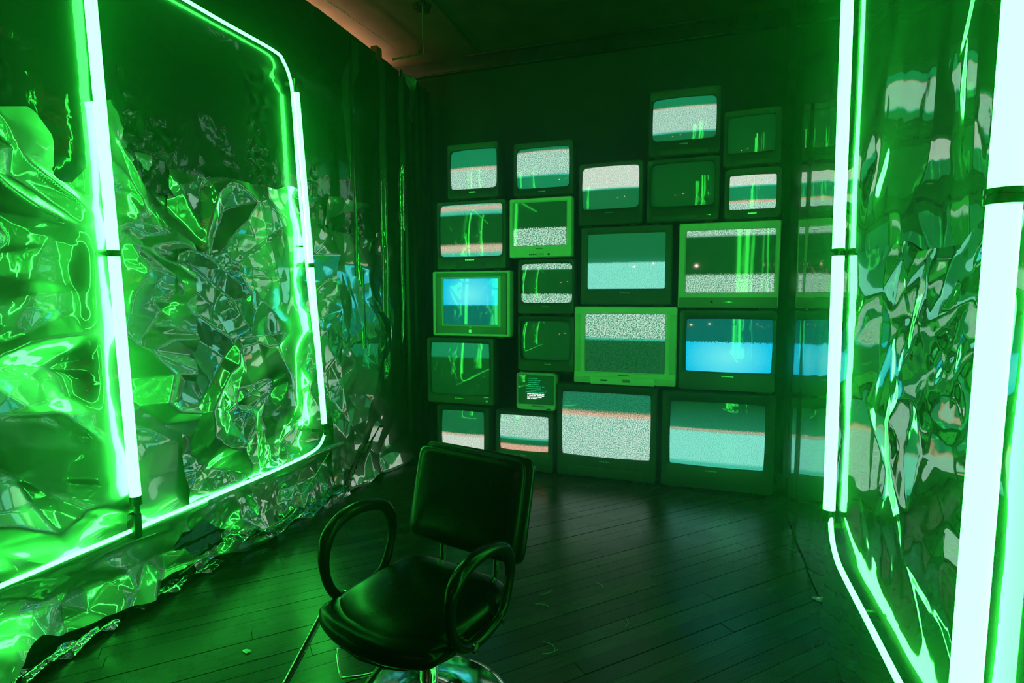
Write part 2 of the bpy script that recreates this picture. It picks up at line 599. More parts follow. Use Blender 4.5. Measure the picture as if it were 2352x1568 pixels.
def rag(amp, seed, sides='b'):
    """uneven cut edges"""
    def f(u, v, U, V):
        if 'b' in sides: v = v+amp*(vnoise(u, v*0, 0.16, seed)-.5)*2*(1-V)**2
        if 't' in sides: v = v+amp*(vnoise(u, v*0, 0.16, seed+1)-.5)*2*V**3
        if 'l' in sides: u = u+amp*(vnoise(v, v*0, 0.2, seed+2)-.5)*2*(1-U)**3
        if 'r' in sides: u = u+amp*(vnoise(v, v*0, 0.2, seed+3)-.5)*2*U**3
        return u, v
    return f


def lim(h, lo, hi):
    """fold the film back wherever it would leave its range"""
    t = (h-lo)/(hi-lo)
    return lo+(hi-lo)*np.abs(((t+1) % 2)-1)


def taut(h, y, z, spots):
    """film pulled taut and pushed out right behind a tube (y, z0, z1, width, height out) or along the neon line (z, 'h', ...)"""
    for a, z0, z1, wd, tgt in spots:
        if z0 == 'h':
            k = np.exp(-((z-a)/wd)**2)
        else:
            k = np.exp(-((y-a)/wd)**2)*np.clip((z-z0)/.12, 0, 1)*np.clip((z1-z)/.12, 0, 1)
        k = k*.94
        h = h*(1-k)+tgt*k
    return h


def near_left(u, v):
    y, z = u+0.15, v+0.1
    h = crumple(u, v, 21, (0.12, 0.36), 3, 0.52, .7, (1.0, 0.4), 2.4)
    h += crumple(u, v, 27, (0.07, 0.17), 3, 0.26, .6, None, 1.5)*np.clip((vnoise(u, v, 0.45, 9)-.42)*4, 0, 1)
    h = lim(h, -0.055, 0.022)+0.004*(vnoise(u, v, .16, 5)-.5)
    h = taut(h, y, z, [(1.61, .5, 3., .08, .022), (.355, 'h', 0, .04, .022)])
    fl = np.clip((0.34-z)/0.3, 0, 1)
    return h+fl*(0.10+0.22*plin(u/.21+500, v/.17+500, 77)+0.10*plin(u/.09+500, v/.08+500, 78))*fl**.5


def near_edge(u, v, U, V):
    y = u+.15
    top = np.interp(y, [0, .6, 1.1, 1.45, 1.74, 1.80, 2.04, 2.2], [1.95, 2.12, 1.98, 2.1, 2.22, 2.15, 1.92, 1.85])
    v2 = V*(top-.09)+0.05*(vnoise(u, v*0, 0.16, 3)-.5)*2*(1-V)**2
    return u+0.03*(vnoise(v, v*0, .25, 6)-.5)*U**3, v2


sheet('foil_sheet', 'wide silver foil sheet with long diagonal creases behind the leftmost upright tube', M['foil'], left(0.15, 0.09, -2.347),
      (1.92, 2.14), near_left, 0.0085, near_edge, 'foil sheets on the left wall')


def mid_left(u, v):
    y, z = u+1.98, v+0.03
    h = crumple(u, v, 51, (0.13, 0.36), 3, 0.34, .6, None, 1.5)
    h += crumple(u, v, 52, (0.05, 0.10), 2, 0.22, .6, None, 1.4)*np.clip((vnoise(u, v, .3, 55)-.4)*3, 0, 1)
    h = lim(h, -0.05, 0.030)+0.003*(vnoise(u, v, .12, 56)-.5)
    h = taut(h, y, z, [(2.76, .6, 2.3, .10, .012), (.372, 'h', 0, .04, .024)])
    fl = np.clip((0.34-z)/0.3, 0, 1)
    return h+fl*fl*0.07+fl*0.10*plin(u/.15+500, v/.13+500, 57)


sheet('foil_sheet', 'densely crumpled silver foil sheet low on the left wall below the dark film', M['foil_soft'], left(1.98, 0.02, -2.356),
      (1.25, 2.0), mid_left, 0.0075, rag(0.04, 8, 'bt'), 'foil sheets on the left wall')


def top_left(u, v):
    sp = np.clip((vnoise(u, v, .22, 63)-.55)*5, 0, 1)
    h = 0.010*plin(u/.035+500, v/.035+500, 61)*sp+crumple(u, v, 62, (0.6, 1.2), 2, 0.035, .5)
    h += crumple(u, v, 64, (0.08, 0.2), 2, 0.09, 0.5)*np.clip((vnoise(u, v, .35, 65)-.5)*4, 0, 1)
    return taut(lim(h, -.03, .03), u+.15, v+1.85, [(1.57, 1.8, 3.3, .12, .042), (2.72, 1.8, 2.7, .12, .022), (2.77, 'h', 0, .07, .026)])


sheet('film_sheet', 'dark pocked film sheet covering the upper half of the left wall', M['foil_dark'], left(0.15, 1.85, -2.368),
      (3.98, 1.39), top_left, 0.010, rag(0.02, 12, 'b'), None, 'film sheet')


def corner_left(u, v):
    z = v
    h = crumple(u, v, 73, (0.12, 0.34), 3, 0.26, .6, None, 1.8)+crumple(u, v, 74, (0.3, 0.5), 2, 0.12, 0.4, (0.1, 0.3), 2.2)
    return lim(h, -.04, .05)+np.clip((.3-z)/.3, 0, 1)**2*.08+0.003*(vnoise(u, v, .15, 75)-.5)


sheet('foil_sheet', 'silver foil sheet at the far end of the left wall beside the curtain', M['foil_soft'], left(3.12, 0.02, -2.352),
      (1.00, 2.06), corner_left, 0.008, rag(0.04, 15, 'bt'), 'foil sheets on the left wall')


def curtain_fn(u, v):
    return 0.016*np.sin(u*2*PI/0.15+4*vnoise(u, v*.2, .6, 81))+0.008*np.sin(u*2*PI/0.067+5*vnoise(u, v*.2, .3, 82))


sheet('curtain', 'black gathered plastic curtain in the dark corner left of the screens', M['curtain'],
      lambda u, v, h: (-2.375+h, 4.13+u, 0.02+v), (0.56, 3.24), curtain_fn, 0.011, None, None, 'curtain')


def strips(u, v):
    return 0.02*np.sin(u*60)+0.015*(vnoise(u, v, .3, 83)-.5)


# torn dark strips of film hanging before the far left foil
for k, (y0, wd, z0, sd) in enumerate([(3.28, 0.13, 1.02, 5), (3.62, 0.17, 0.75, 6), (3.90, 0.12, 0.45, 9)]):
    def ed(u, v, U, V, sd=sd):
        return u*(0.25+0.75*V)+0.06*(vnoise(v, v*0, .35, sd)-.5)*2+0.10*(1-V), v
    sheet('film_strip', ['narrow torn dark film strip hanging nearest the second upright tube, on the left foil',
                         'broad torn dark film strip hanging midway on the far left foil',
                         'torn dark film strip hanging next to the curtain, longest of the three'][k],
          M['foil_dark'], left(y0, z0, -2.285), (wd, 3.14-z0), strips, 0.012, ed, 'torn film strips on the far left foil', 'film strip')

# ---- right wall


def smooth_right(u, v):
    return 0.0022*np.sin(u*2*PI/0.42+2*vnoise(u, v*.3, .8, 91))+0.004*(vnoise(u, v*.35, 0.22, 92)-.5)+0.010*(vnoise(u, v, 0.9, 93)-.5) \
        + 0.004*(vnoise(u, v*.5, 0.09, 94)-.5)*np.clip((1.0-u)/.8, 0, 1)


sheet('foil_sheet', 'smooth mirror film on the right wall beside the screens', M['foil_smooth'], right(2.42, 0.01, 0.57),
      (1.70, 3.3), smooth_right, 0.013, None, 'foil sheets on the right wall')


def low_right(u, v):
    y, z = u-.6, v+.02
    h = crumple(u, v, 101, (0.09, 0.28), 3, 0.17, .6, None, 1.6)
    h += crumple(u, v, 102, (0.05, 0.10), 2, 0.14, .6)*np.clip((vnoise(u, v, .3, 104)-.45)*3, 0, 1)
    mm = 0.2+0.8*np.clip((z-.5)/.3, 0, 1)
    mm *= 0.3+0.7*np.clip((y-1.1)/.2, 0, 1)
    h = lim(h*mm, -.04, .014)+0.003*(vnoise(u, v, .14, 105)-.5)
    return taut(h, y, z, [(2.17, .5, 2, .14, .019), (1.09, .3, 2, .12, .0185), (.455, 'h', 0, .05, .006)])


sheet('foil_sheet', 'crumpled silver foil sheet below the seam on the right wall', M['foil_right'], right(-0.6, 0.02, 0.524),
      (3.08, 1.50), low_right, 0.009, rag(0.025, 18, 'tr'), 'foil sheets on the right wall')


def up_right(u, v):
    h = crumple(u, v, 111, (0.09, 0.26), 3, 0.17, 0.6, (0.3, 0.5), 1.8)*np.clip((vnoise(u, v, .4, 113)-.3)*2.5, 0.15, 1)
    mm = np.clip((1.1-v)/.3, 0.15, 1)
    h = lim(h*mm, -.03, .022)+0.003*(vnoise(u, v*.6, .12, 112)-.5)
    return taut(h, u-.6, v+1.46, [(2.22, 1.3, 3.5, .14, .030), (1.06, 1.3, 3.5, .12, .0295)])


sheet('foil_sheet', 'creased dark silver foil sheet above the seam on the right wall', M['foil_right'], right(-0.6, 1.46, 0.535),
      (3.10, 1.9), up_right, 0.010, rag(0.02, 25, 'br'), 'foil sheets on the right wall')


# ---- foil lying on the floor by the left wall
def floor_strip(name, label, pts, wd, seed, hgt=0.03, mat='foil_right', group='foil scraps along the left wall'):
    path = spline([Vector(p) if len(p) > 2 else Vector((p[0], p[1], 0)) for p in pts], 14)
    n = len(path); m = 9
    V, F = [], []
    for i, p in enumerate(path):
        a = path[max(0, i-1)]; b = path[min(n-1, i+1)]
        t = (b-a).normalized(); s = Vector((t.y, -t.x, 0)).normalized() if abs(t.z) < .3 else t.cross(Vector((1, 0, 0))).normalized()
        e = min(1, min(i, n-1-i)/5+.15)
        for j in range(m):
            q = (j/(m-1)-.5)
            z = abs(math.sin(q*5+i*.22+seed))*hgt*e+0.004
            V.append(p+s*(q*wd*e*(0.7+.6*abs(math.sin(i*.23+seed))))+Vector((0, 0, z)))
    for i in range(n-1):
        for j in range(m-1):
            F.append((i*m+j, i*m+j+1, (i+1)*m+j+1, (i+1)*m+j))
    o = mesh(name, V, F, M[mat], smooth=True)
    return tag(o, label, 'foil scrap', group)


g = lambda x, y: tuple(at(x, y, 2, 0.0))[:2]
w3 = lambda x, y: tuple(at(x, y, 0, -2.25))
floor_strip('foil_scrap', 'long twisted foil strip on the floorboards, nearest the camera at lower left',
            [g(20, 1590), g(120, 1530), g(220, 1465), g(300, 1410), g(370, 1375), g(440, 1330), g(525, 1290)], 0.06, 3, 0.035)
floor_strip('foil_scrap', 'folded foil hem lying on the floor between the lower neon line and the chair arm',
            [w3(400, 1262), w3(480, 1252), w3(560, 1240), w3(640, 1222), w3(720, 1175), w3(800, 1120)], 0.10, 8, 0.05)
floor_strip('foil_scrap', 'bright folded foil flap slanting up the foot of the far left foil',
            [w3(788, 1128), w3(812, 1090), w3(846, 1030), w3(880, 985)], 0.08, 12, 0.06)
bt = at(565, 1497, 2, 0)
tag(mesh('foil_scrap', [(bt.x-.02, bt.y, .003), (bt.x+.012, bt.y-.012, .003), (bt.x+.02, bt.y+.01, .006), (bt.x-.01, bt.y+.012, .004)],
         [(0, 1, 2, 3)], M['foil']), 'tiny foil chip alone on the open floor left of the chair', 'foil scrap')
bt = at(1876, 1377, 2, 0)
tag(mesh('foil_scrap', [(bt.x-.02, bt.y, .003), (bt.x+.014, bt.y-.02, .003), (bt.x+.02, bt.y+.015, .01), (bt.x-.012, bt.y+.018, .004)],
         [(0, 1, 2, 3)], M['foil']), 'tiny foil chip on the floor below the right neon bend', 'foil scrap')

# ------------------------------------------------------------------ neon
XN = -2.295


def neon_tube(label, p, q, r, clips, sgn, group):
    """an upright tube p (low) to q (high) with end caps, clips and their wall arms; sgn: side of the wall"""
    p, q = Vector(p), Vector(q)
    root = empty('neon_tube', p, label, 'neon tube', group)
    d = (q-p)
    L_ = d.length
    dn = d.normalized()
    o = MB().cyl((0, 0, 0), d, r, n=28).obj('glass_tube', M['neon'], root, angle=50)
    MB().cyl(-dn*0.035, dn*0.004, r*1.12, n=20).cyl(-dn*0.075, -dn*0.03, r*.6, n=14).obj('end_cap', M['cap'], root, angle=40)
    MB().cyl(d-dn*.004, d+dn*.035, r*1.12, n=20).cyl(d+dn*0.03, d+dn*0.075, r*.6, n=14).obj('end_cap', M['cap'], root, angle=40)
    for z in list(clips):
        c = d*((z-p.z)/d.z)
        k = MB().cyl(c-dn*.013, c-dn*.003, r*1.2, n=24).cyl(c+dn*.003, c+dn*.013, r*1.2, n=24).cyl(c-dn*.004, c+dn*.004, r*1.05, n=24)
        k.box(min(c.x, c.x+sgn*.10), max(c.x, c.x+sgn*.10), c.y-.006, c.y+.006, c.z-.008, c.z+.008)
        k.obj('clip', M['cap'], root, angle=40)
    for z in (-.05, d.z+.05):
        cc = dn*(z/dn.z)
        MB().box(min(cc.x, cc.x+sgn*.11), max(cc.x, cc.x+sgn*.11), cc.y-.008, cc.y+.008, cc.z-.012, cc.z+.012, .003).obj('wall_bracket', M['cap'], root)
    return root


neon_tube('upright green neon tube leftmost in the room, on the near left foil', (XN, 1.685, 0.52), (XN, 1.60, 2.95), 0.0215, [1.565], -1, 'upright neon tubes')
neon_tube('upright green neon tube on the left foil, inside the bend of the neon line', (XN, 2.965, 0.56), (XN, 2.79, 2.605), 0.0175, [1.585], -1, 'upright neon tubes')
neon_tube('upright green neon tube on the right wall nearest the stacked screens', (0.48, 2.24, 0.60), (0.48, 2.34, 2.95), 0.020, [1.545], 1, 'upright neon tubes')
tb = neon_tube('thick near upright green neon tube at the right edge with a double black ring', (0.478, 1.16, 0.50), (0.478, 1.105, 2.95), 0.0235, [1.548], 1, 'upright neon tubes')

# neon flex loops: one along each side wall
xr = XN-.01
pl = [(xr, 0.30, 0.36), (xr, 0.9, 0.365), (xr, 1.5, 0.372), (xr, 2.1, 0.378), (xr, 2.6, 0.385), (xr, 2.86, 0.405), (xr, 2.955, 0.455),
      (xr, 2.985, 0.56), (xr, 2.94, 0.9), (xr, 2.86, 1.5), (xr, 2.80, 2.1), (xr, 2.775, 2.5), (xr, 2.755, 2.66), (xr, 2.70, 2.745),
      (xr, 2.62, 2.775), (xr, 2.2, 2.77), (xr, 1.6, 2.775), (xr, 0.9, 2.78), (xr, 0.3, 2.78)]
root = empty('neon_line', (xr, 2.9, 0.40), 'thin green neon line bent around the left wall foil', 'neon line', 'bent neon lines')
MB().tube([Vector(p)-Vector((xr, 2.9, .40)) for p in spline(pl, 7)], 0.0085, 10).obj('neon_flex', M['rope'], root, smooth=True)
for p in [(xr, 1.2, .368), (xr, 2.35, .381), (xr, 2.84, 1.7), (xr, 1.9, 2.772), (xr, .5, .362), (xr, .6, 2.78)]:
    c = Vector(p)-Vector((xr, 2.9, .40))
    MB().box(c.x-.09, c.x-.006, c.y-.006, c.y+.006, c.z-.005, c.z+.005).obj('clip', M['cap'], root)
xq = 0.483
pr = [(xq, 2.235, 0.66), (xq, 2.225, 0.58), (xq, 2.19, 0.515), (xq, 2.11, 0.475), (xq, 2.0, 0.465), (xq, 1.7, 0.462), (xq, 1.45, 0.458), (xq, 1.0, 0.455), (xq, .3, .45), (xq, -.4, .45)]
root = empty('neon_line', (xq, 2.2, 0.5), 'thin green neon line bending off the foot of a right wall tube', 'neon line', 'bent neon lines')
MB().tube([Vector(p)-Vector((xq, 2.2, .5)) for p in spline(pr, 7)], 0.0085, 10).obj('neon_flex', M['rope'], root, smooth=True)
for y in (1.8, 0.9, 0.0):
    MB().box(.006, .10, y-2.2-.006, y-2.2+.006, -.045, -.035).obj('clip', M['cap'], root)

# ------------------------------------------------------------------ televisions
YT = 4.09


def rrect(cx, cz, hw, hh, r, y, bow=0.0, nc=5, ns=7):
    """rounded rectangle loop with outward bowed sides, in the plane y"""
    r = min(r, hw*.9, hh*.9)
    P = []
    cs = [(hw-r, hh-r, 0), (-hw+r, hh-r, PI/2), (-hw+r, -hh+r, PI), (hw-r, -hh+r, 3*PI/2)]
    for k, (x, z, a) in enumerate(cs):
        for j in range(nc):
            t = a+PI/2*j/(nc-1)
            P.append((x+r*math.cos(t), z+r*math.sin(t)))
        nx, nz, na = cs[(k+1) % 4]
        e0 = (x+r*math.cos(a+PI/2), z+r*math.sin(a+PI/2)); e1 = (nx+r*math.cos(na), nz+r*math.sin(na))
        for j in range(1, ns):
            t = j/ns
            P.append((e0[0]+(e1[0]-e0[0])*t, e0[1]+(e1[1]-e0[1])*t))
    out = []
    for x, z in P:
        bx = 1+bow*(1-(z/hh)**2)*(hh/hw)**.5
        bz = 1+bow*(1-(x/hw)**2)
        out.append((cx+x*bx, y, cz+z*bz))
    return out


def make_tv(label, px, z0, z1, scr, bands, grain, style, curve=0.022, yaw=0, pale=None, depth=.46, badge=0.5, center=False, streak=False, extras=(), mat=None, rad=None):
    """px: (left, right) picture columns of the front; z0, z1 heights of bottom and top; scr: picture box of the screen"""
    ym = (scr[1]+scr[3])/2
    x0, x1 = at(px[0], ym, 1, YT).x, at(px[1], ym, 1, YT).x
    x1 = min(x1, .535)
    cx, wd, ht = (x0+x1)/2, x1-x0, z1-z0
    sx0, sx1 = at(scr[0], ym, 1, YT).x-cx, at(scr[2], ym, 1, YT).x-cx
    xm = (scr[0]+scr[2])/2
    sz1, sz0 = at(xm, scr[1], 1, YT).z-z0, at(xm, scr[3], 1, YT).z-z0
    scx, scz, shw, shh = (sx0+sx1)/2, (sz0+sz1)/2, (sx1-sx0)/2, (sz1-sz0)/2
    body, side = {'black': ('black_plastic', 'black_plastic'), 'dark': ('dark_plastic', 'black_plastic'), 'silver': ('silver', 'silver_dark'),
                  'pale': ('silver_pale', 'silver_dark'), 'grey': ('silver_dark', 'silver_dark')}[style]
    root = empty('television', (cx, YT, z0), label, 'television', 'stacked tube televisions', math.radians(yaw))
    hw, hh = wd/2-.002, (ht-.014)/2
    cz = .013+hh
    old = curve > .01
    rr = rad if rad is not None else (.02 if old else .012)
    bow = .014 if old else 0.0
    ri = .028 if curve >= .024 else (.010 if curve > .005 else .005)
    dy = .0
    lp = .016 if style in ('black', 'dark') else .01
    Ls = [rrect(0, cz, hw, hh, rr, .075), rrect(0, cz, hw, hh, rr, .010), rrect(0, cz, hw-.006, hh-.006, rr, .0),
          rrect(scx, scz, shw+lp, shh+lp, ri+.01, .002, bow), rrect(scx, scz, shw+.001, shh+.001, ri, .012, bow)]
    MB().loops(Ls).obj('bezel', M[body], root, angle=35)
    # dark gasket round the tube
    MB().loops([rrect(scx, scz, shw+.002, shh+.002, ri, .0115, bow), rrect(scx, scz, shw-.001, shh-.001, ri, .013, bow),
                rrect(scx, scz, shw-.0005, shh-.0005, ri, .05, bow)]).obj('screen_gasket', M['recess'], root, smooth=False)
    # rear housing: bottom stays flat, sides and top draw in
    B = [rrect(0, cz, hw-.004, hh-.004, rr, .07), rrect(0, cz, hw-.006, hh-.006, rr, .16)]
    for yy, kx, kz in ((.24, .82, .84), (depth-.05, .60, .60), (depth, .52, .52)):
        nh = hh*kz
        B.append(rrect(0, .013+nh, (hw-.006)*kx, nh-.004, rr, yy))
    MB().loops(B, cap1=True).obj('rear_housing', M[side if style not in ('silver', 'pale') else 'silver_dark'], root, angle=35)
    for fx in (-1, 1):
        MB().box(fx*hw*.72-.03, fx*hw*.72+.03, .02, .07, 0, .016, .003).obj('foot', M['recess'], root)
        MB().box(fx*hw*.5-.02, fx*hw*.5+.02, .16, .21, 0, .018, .003).obj('foot', M['recess'], root)
    # the picture tube face
    ring = rrect(scx, scz, shw, shh, ri, 0, bow)
    V, uvs, F = [], [], []
    nrng = 10
    n = len(ring)
    for k in range(nrng, 0, -1):
        t = k/nrng
        for x, y, z in ring:
            lx, lz = (x-scx)*t, (z-scz)*t
            V.append((scx+lx, .006+curve*((lx/shw)**2*.9+(lz/shh)**2*.75), scz+lz))
            uvs.append((.5+lx/shw/2, .5-lz/shh/2))
    V.append((scx, .006, scz)); uvs.append((.5, .5))
    for k in range(nrng-1):
        for j in range(n):
            a = k*n+j; b = k*n+(j+1) % n
            F.append((a, b, b+n, a+n))
    for j in range(n):
        F.append(((nrng-1)*n+j, (nrng-1)*n+(j+1) % n, nrng*n))
    F = [f[::-1] for f in F]
    mm = mat or screen_mat('screen_picture', bands, grain, center, rnd.random()*9, streak)
    sc = mesh('screen', V, F, mm, root, smooth=True, uv=uvs)
    # maker's badge under the screen
    if badge is not None:
        bw = .028 if wd < .55 else .040
        bz = max(.03, scz-shh-lp-.014)
        bd = MB()
        xx = scx+(badge-.5)*wd
        k = 6
        for i in range(k):
            ww = bw*2/k
            bd.box(xx-bw+i*ww+.0008, xx-bw+(i+1)*ww-.0008, -.0035, .001, bz-.004, bz+.004-.0015*(i % 2))
        bd.obj('badge', M['badge' if style in ('black', 'dark') else 'silver_dark'], root)
    return root, dict(hw=hw, hh=hh, cz=cz, scx=scx, scz=scz, shw=shw, shh=shh, ht=ht)


def panel(root, name, mat, x0, x1, z0, z1, y0=-.004, y1=.004, bev=.0015):
    return MB().box(x0, x1, y0, y1, z0, z1, bev).obj(name, M[mat], root, angle=40)


def buttons(root, n, x0, dx, z, r=.004, mat='recess', y=-.006):
    for i in range(n):
        MB().cyl((x0+i*dx, y, z), (x0+i*dx, .004, z), r, n=10).obj('button', M[mat], root, angle=40)


def flap(root, i, x0, x1, z0, z1, mat='dark_plastic'):
    """recessed control door: a shallow frame with a panel inside"""
    panel(root, 'control_door', mat, x0, x1, z0, z1, -.0035, .003)
    panel(root, 'door_seam', 'recess', x0-.002, x1+.002, z1, z1+.003, -.001, .003, 0)


# column A (far left), bottom to top
t, i = make_tv('black television at the floor behind the chair back, foot of the leftmost stack', (1003, 1125), 0, .50, (1013, 944, 1110, 1034),
               [(0, 'dim', 0), (.58, 'peach', .03), (.64, 'soft', .04)], 62, 'black', .018, badge=.5)
t, i = make_tv('wide black television directly under the silver-framed blue one', (980, 1135), .50, 1.06, (989, 788, 1122, 906),
               [(0, 'midg', 0), (.28, 'off', .03)], 100, 'dark', .012, badge=.5)
buttons(t, 1, i['hw']*.8, .02, .05, .010, 'badge')
panel(t, 'power_light', 'badge', i['hw']*.70, i['hw']*.86, .075, .083, -.004, .002)
t, i = make_tv('silver television with a dark inner frame and half-blue screen, far left', (993, 1173), 1.06, 1.60, (1018, 640, 1142, 745),
               [(0, 'blue', 0), (.575, 'bdark', .012)], 60, 'silver', .003, badge=None, center=(.5, .35, 0))
# stepped inner frame
S0, S1 = i['hw'], i['hh']
for s_ in (-1, 1):
    MB().box(s_*S0*.91-.004 if s_ > 0 else -S0*.91, S0*.91 if s_ > 0 else -S0*.91+.004, -.001, .004, .03, 2*S1-.01).obj('seam', M['recess'], t)
    a, b = sorted((s_*(S0*.90), s_*(i['shw']+.022)))
    panel(t, 'speaker_panel', 'silver_dark', a, b, .045, 2*S1-.005, -.003, .004)
panel(t, 'lower_panel', 'silver_dark', -S0*.90, S0*.90, .035, i['scz']-i['shh']-.014, -.0035, .004)
panel(t, 'upper_panel', 'silver_dark', -S0*.90, S0*.90, i['scz']+i['shh']+.014, 2*S1-.004, -.0035, .004)
panel(t, 'badge', 'badge', -.018, .018, .085, .091, -.006, 0)
MB().cyl((0, -.010, .055), (0, .0, .055), .014, n=24).cyl((0, -.013, .055), (0, -.009, .055), .010, n=24).obj('power_button', M['badge'], t, angle=40)
t, i = make_tv('black curved television standing on the silver-framed blue one', (1002, 1163), 1.60, 2.155, (1008, 468, 1152, 588),
               [(0, 'teal', 0), (.02, 'peach', .03), (.12, 'teal', .06), (.2, 'off', .03), (.78, 'peach', .05), (.92, 'teal', .06)], 90, 'black', .024, badge=.5)
flap(t, 0, -.12, .12, .025, .06)
t, i = make_tv('small black television topmost of the leftmost stack', (1026, 1146), 2.155, 2.60, (1032, 342, 1139, 432),
               [(0, 'midg', 0), (.46, 'peach', .03), (.52, 'st', .03)], 66, 'black', .024, badge=.5)
# column B
t, i = make_tv('black television at the floor under the tiny grey text monitor', (1138, 1272), 0, .49, (1147, 955, 1258, 1036),
               [(0, 'st', 0), (.63, 'teal', .03), (.68, 'dim', .04), (.84, 'red', .05), (.94, 'red', .04)], 62, 'black', .018, badge=.5)
t, i = make_tv('tiny pale grey monitor showing lines of white text', (1185, 1277), .49, .80, (1190, 863, 1271, 929),
               [(0, 'off', 0)], 60, 'silver', .006, badge=None, rad=.03)
panel(t, 'control_panel', 'silver_dark', -.03, .07, .045, .052, -.003, .002)
panel(t, 'port', 'recess', .09, .12, .022, .032, -.002, .002)
buttons(t, 1, .045, .02, .034, .004)
# text rows, too small to read in the photograph: rows of word-length blocks
txt = emitter('screen_text', (0.85, 1.0, 0.95), 1.2)
txd = emitter('screen_text_dim', (0.0, 0.28, 0.16), 1.0)
rowsT = [(.10, [.30, .55], 0), (.17, [.27, .62], 0), (.24, [.28, .60], 0), (.31, [.28, .58], 0), (.38, [.26, .74], 0), (.45, [.22, .66], 0), (.52, [.32, .82], 0), (.575, [.22, .78], 0),
         (.64, [.26, .73], 1), (.695, [.26, .76], 1), (.75, [.26, .66], 1), (.80, [.26, .54], 1)]
for v_, (ua, ub), br in rowsT:
    k = MB()
    u_ = ua
    while u_ < ub:
        wl = min(rnd.choice([.03, .05, .08, .1]), ub-u_)
        uu = u_
        while uu < u_+wl:
            x = i['scx']+(uu-.5)*2*i['shw']; z = i['scz']-(v_-.5)*2*i['shh']
            hh_ = .0034 if br else .0022
            k.box(x, x+.0032, .0045, .0052+.002, z-hh_*rnd.uniform(.7, 1), z+hh_)
            uu += .016
        u_ += wl+.022
    k.obj('text_row', txt if br else txd, t)
t, i = make_tv('black television with a dark unlit screen, above the tiny grey monitor', (1188, 1320), .80, 1.245, (1195, 737, 1310, 827),
               [(0, 'off', 0)], 60, 'black', .026, badge=.55)
t, i = make_tv('black television with static bands at screen top and bottom, under the small silver one', (1188, 1320), 1.245, 1.68, (1195, 605, 1313, 695),
               [(0, 'coarse', 0), (.15, 'off', .02), (.78, 'coarse', .03)], 44, 'black', .024, badge=.5)
t, i = make_tv('small silver flat-faced television near the top of the second stack', (1169, 1314), 1.68, 2.145, (1179, 464, 1300, 563),
               [(0, 'off', 0), (.60, 'coarse', .03)], 44, 'pale', .003, badge=.5)
buttons(t, 4, -.08, .016, .035, .005)
buttons(t, 1, .07, .016, .035, .008)
panel(t, 'control_panel', 'silver', -.03, .03, .024, .046, -.003, .002)
t, i = make_tv('small black television standing on the small silver one, top of the second stack', (1178, 1318), 2.145, 2.56, (1185, 337, 1307, 430),
               [(0, 'midg', 0), (.08, 'peach', .03), (.11, 'st', .03), (.68, 'teal', .02), (.71, 'midg', .02)], 66, 'black', .024, badge=.5)
# column C
t, i = make_tv('large black television with bright static at the floor, under the wide silver one', (1278, 1510), 0, .73, (1290, 904, 1493, 1052),
               [(0, 'dimt', 0), (.30, 'red', .06), (.36, 'st', .05)], 90, 'black', .022, depth=.5, badge=.5)
flap(t, 0, -.28, .28, .03, .10)
t, i = make_tv('wide silver television with speaker panels and half static screen, third stack', (1318, 1555), .73, 1.32, (1344, 721, 1527, 855),
               [(0, 'coarse', 0), (.42, 'teal', .02), (.45, 'speck', .02)], 62, 'pale', .003, depth=.5, badge=.5)
for s_ in (-1, 1):
    a, b = sorted((s_*(i['hw']-.008), s_*(i['shw']+.035)))
    panel(t, 'speaker_panel', 'silver', a, b, .10, i['ht']-.06, -.002, .004)
panel(t, 'corner_panel', 'silver', -i['hw']+.004, -i['hw']+.12, .014, .062, -.002, .004)
panel(t, 'corner_panel', 'silver', i['hw']-.14, i['hw']-.004, .014, .062, -.002, .004)
panel(t, 'control_door', 'silver_pale', -i['hw']+.13, i['hw']-.15, .008, .064, -.010, .002, .004)
panel(t, 'indicator_window', 'recess', -.17, -.12, .034, .044, -.012, -.008, 0)
panel(t, 'control_label', 'badge', -.01, .05, .028, .052, -.012, -.008, 0)
t, i = make_tv('large dark television with pale lower half of screen, on the wide silver one', (1333, 1545), 1.32, 1.905, (1349, 535, 1528, 663),
               [(0, 'dim', 0), (.47, 'dimt', .1), (.52, 'cool', .03)], 130, 'dark', .010, depth=.5, badge=.5)
panel(t, 'control_door', 'dark_plastic', -.26, .22, .03, .05, -.003, .002)
t, i = make_tv('small black television with glaring white upper screen, top of the third stack', (1328, 1478), 1.905, 2.37, (1336, 380, 1467, 478),
               [(0, 'soft', 0), (.52, 'teal', .02), (.55, 'dim', .02)], 70, 'black', .024, badge=.5, yaw=-1)
# column D
t, i = make_tv('large black television at the floor by the right wall, lowest of its stack', (1518, 1782), 0, .715, (1539, 926, 1757, 1074),
               [(0, 'off', 0), (.2, 'dimt', .5), (.42, 'peach', .02), (.45, 'cool', .02), (.94, 'teal', .04)], 105, 'black', .014, depth=.5, badge=.46, streak=True)
t, i = make_tv('wide black television with a vivid blue screen by the right wall', (1558, 1785), .715, 1.30, (1576, 733, 1774, 855),
               [(0, 'bdark', 0), (.38, 'bdark', .1), (.43, 'blue', .02)], 60, 'black', .012, depth=.5, badge=.5, center=(.5, .72, 0))
t, i = make_tv('large silver television by the right wall above the blue screen', (1558, 1793), 1.30, 1.905, (1576, 527, 1780, 671),
               [(0, 'coarse', 0), (.10, 'off', .03), (.72, 'coarse', .04)], 85, 'silver', .003, depth=.5, badge=None)
panel(t, 'lower_panel', 'silver_dark', -i['hw']+.01, i['hw']-.01, .014, .085, -.006, .004, .004)
buttons(t, 1, -.10, .02, .055, .009, 'silver')
panel(t, 'badge', 'badge', -.03, .04, .05, .057, -.009, -.004)
t, i = make_tv('black television with dark unlit screen, directly under the highest one', (1485, 1655), 1.905, 2.36, (1495, 372, 1642, 472),
               [(0, 'off', 0)], 60, 'black', .024, badge=None)
flap(t, 0, -.2, .10, .03, .06)
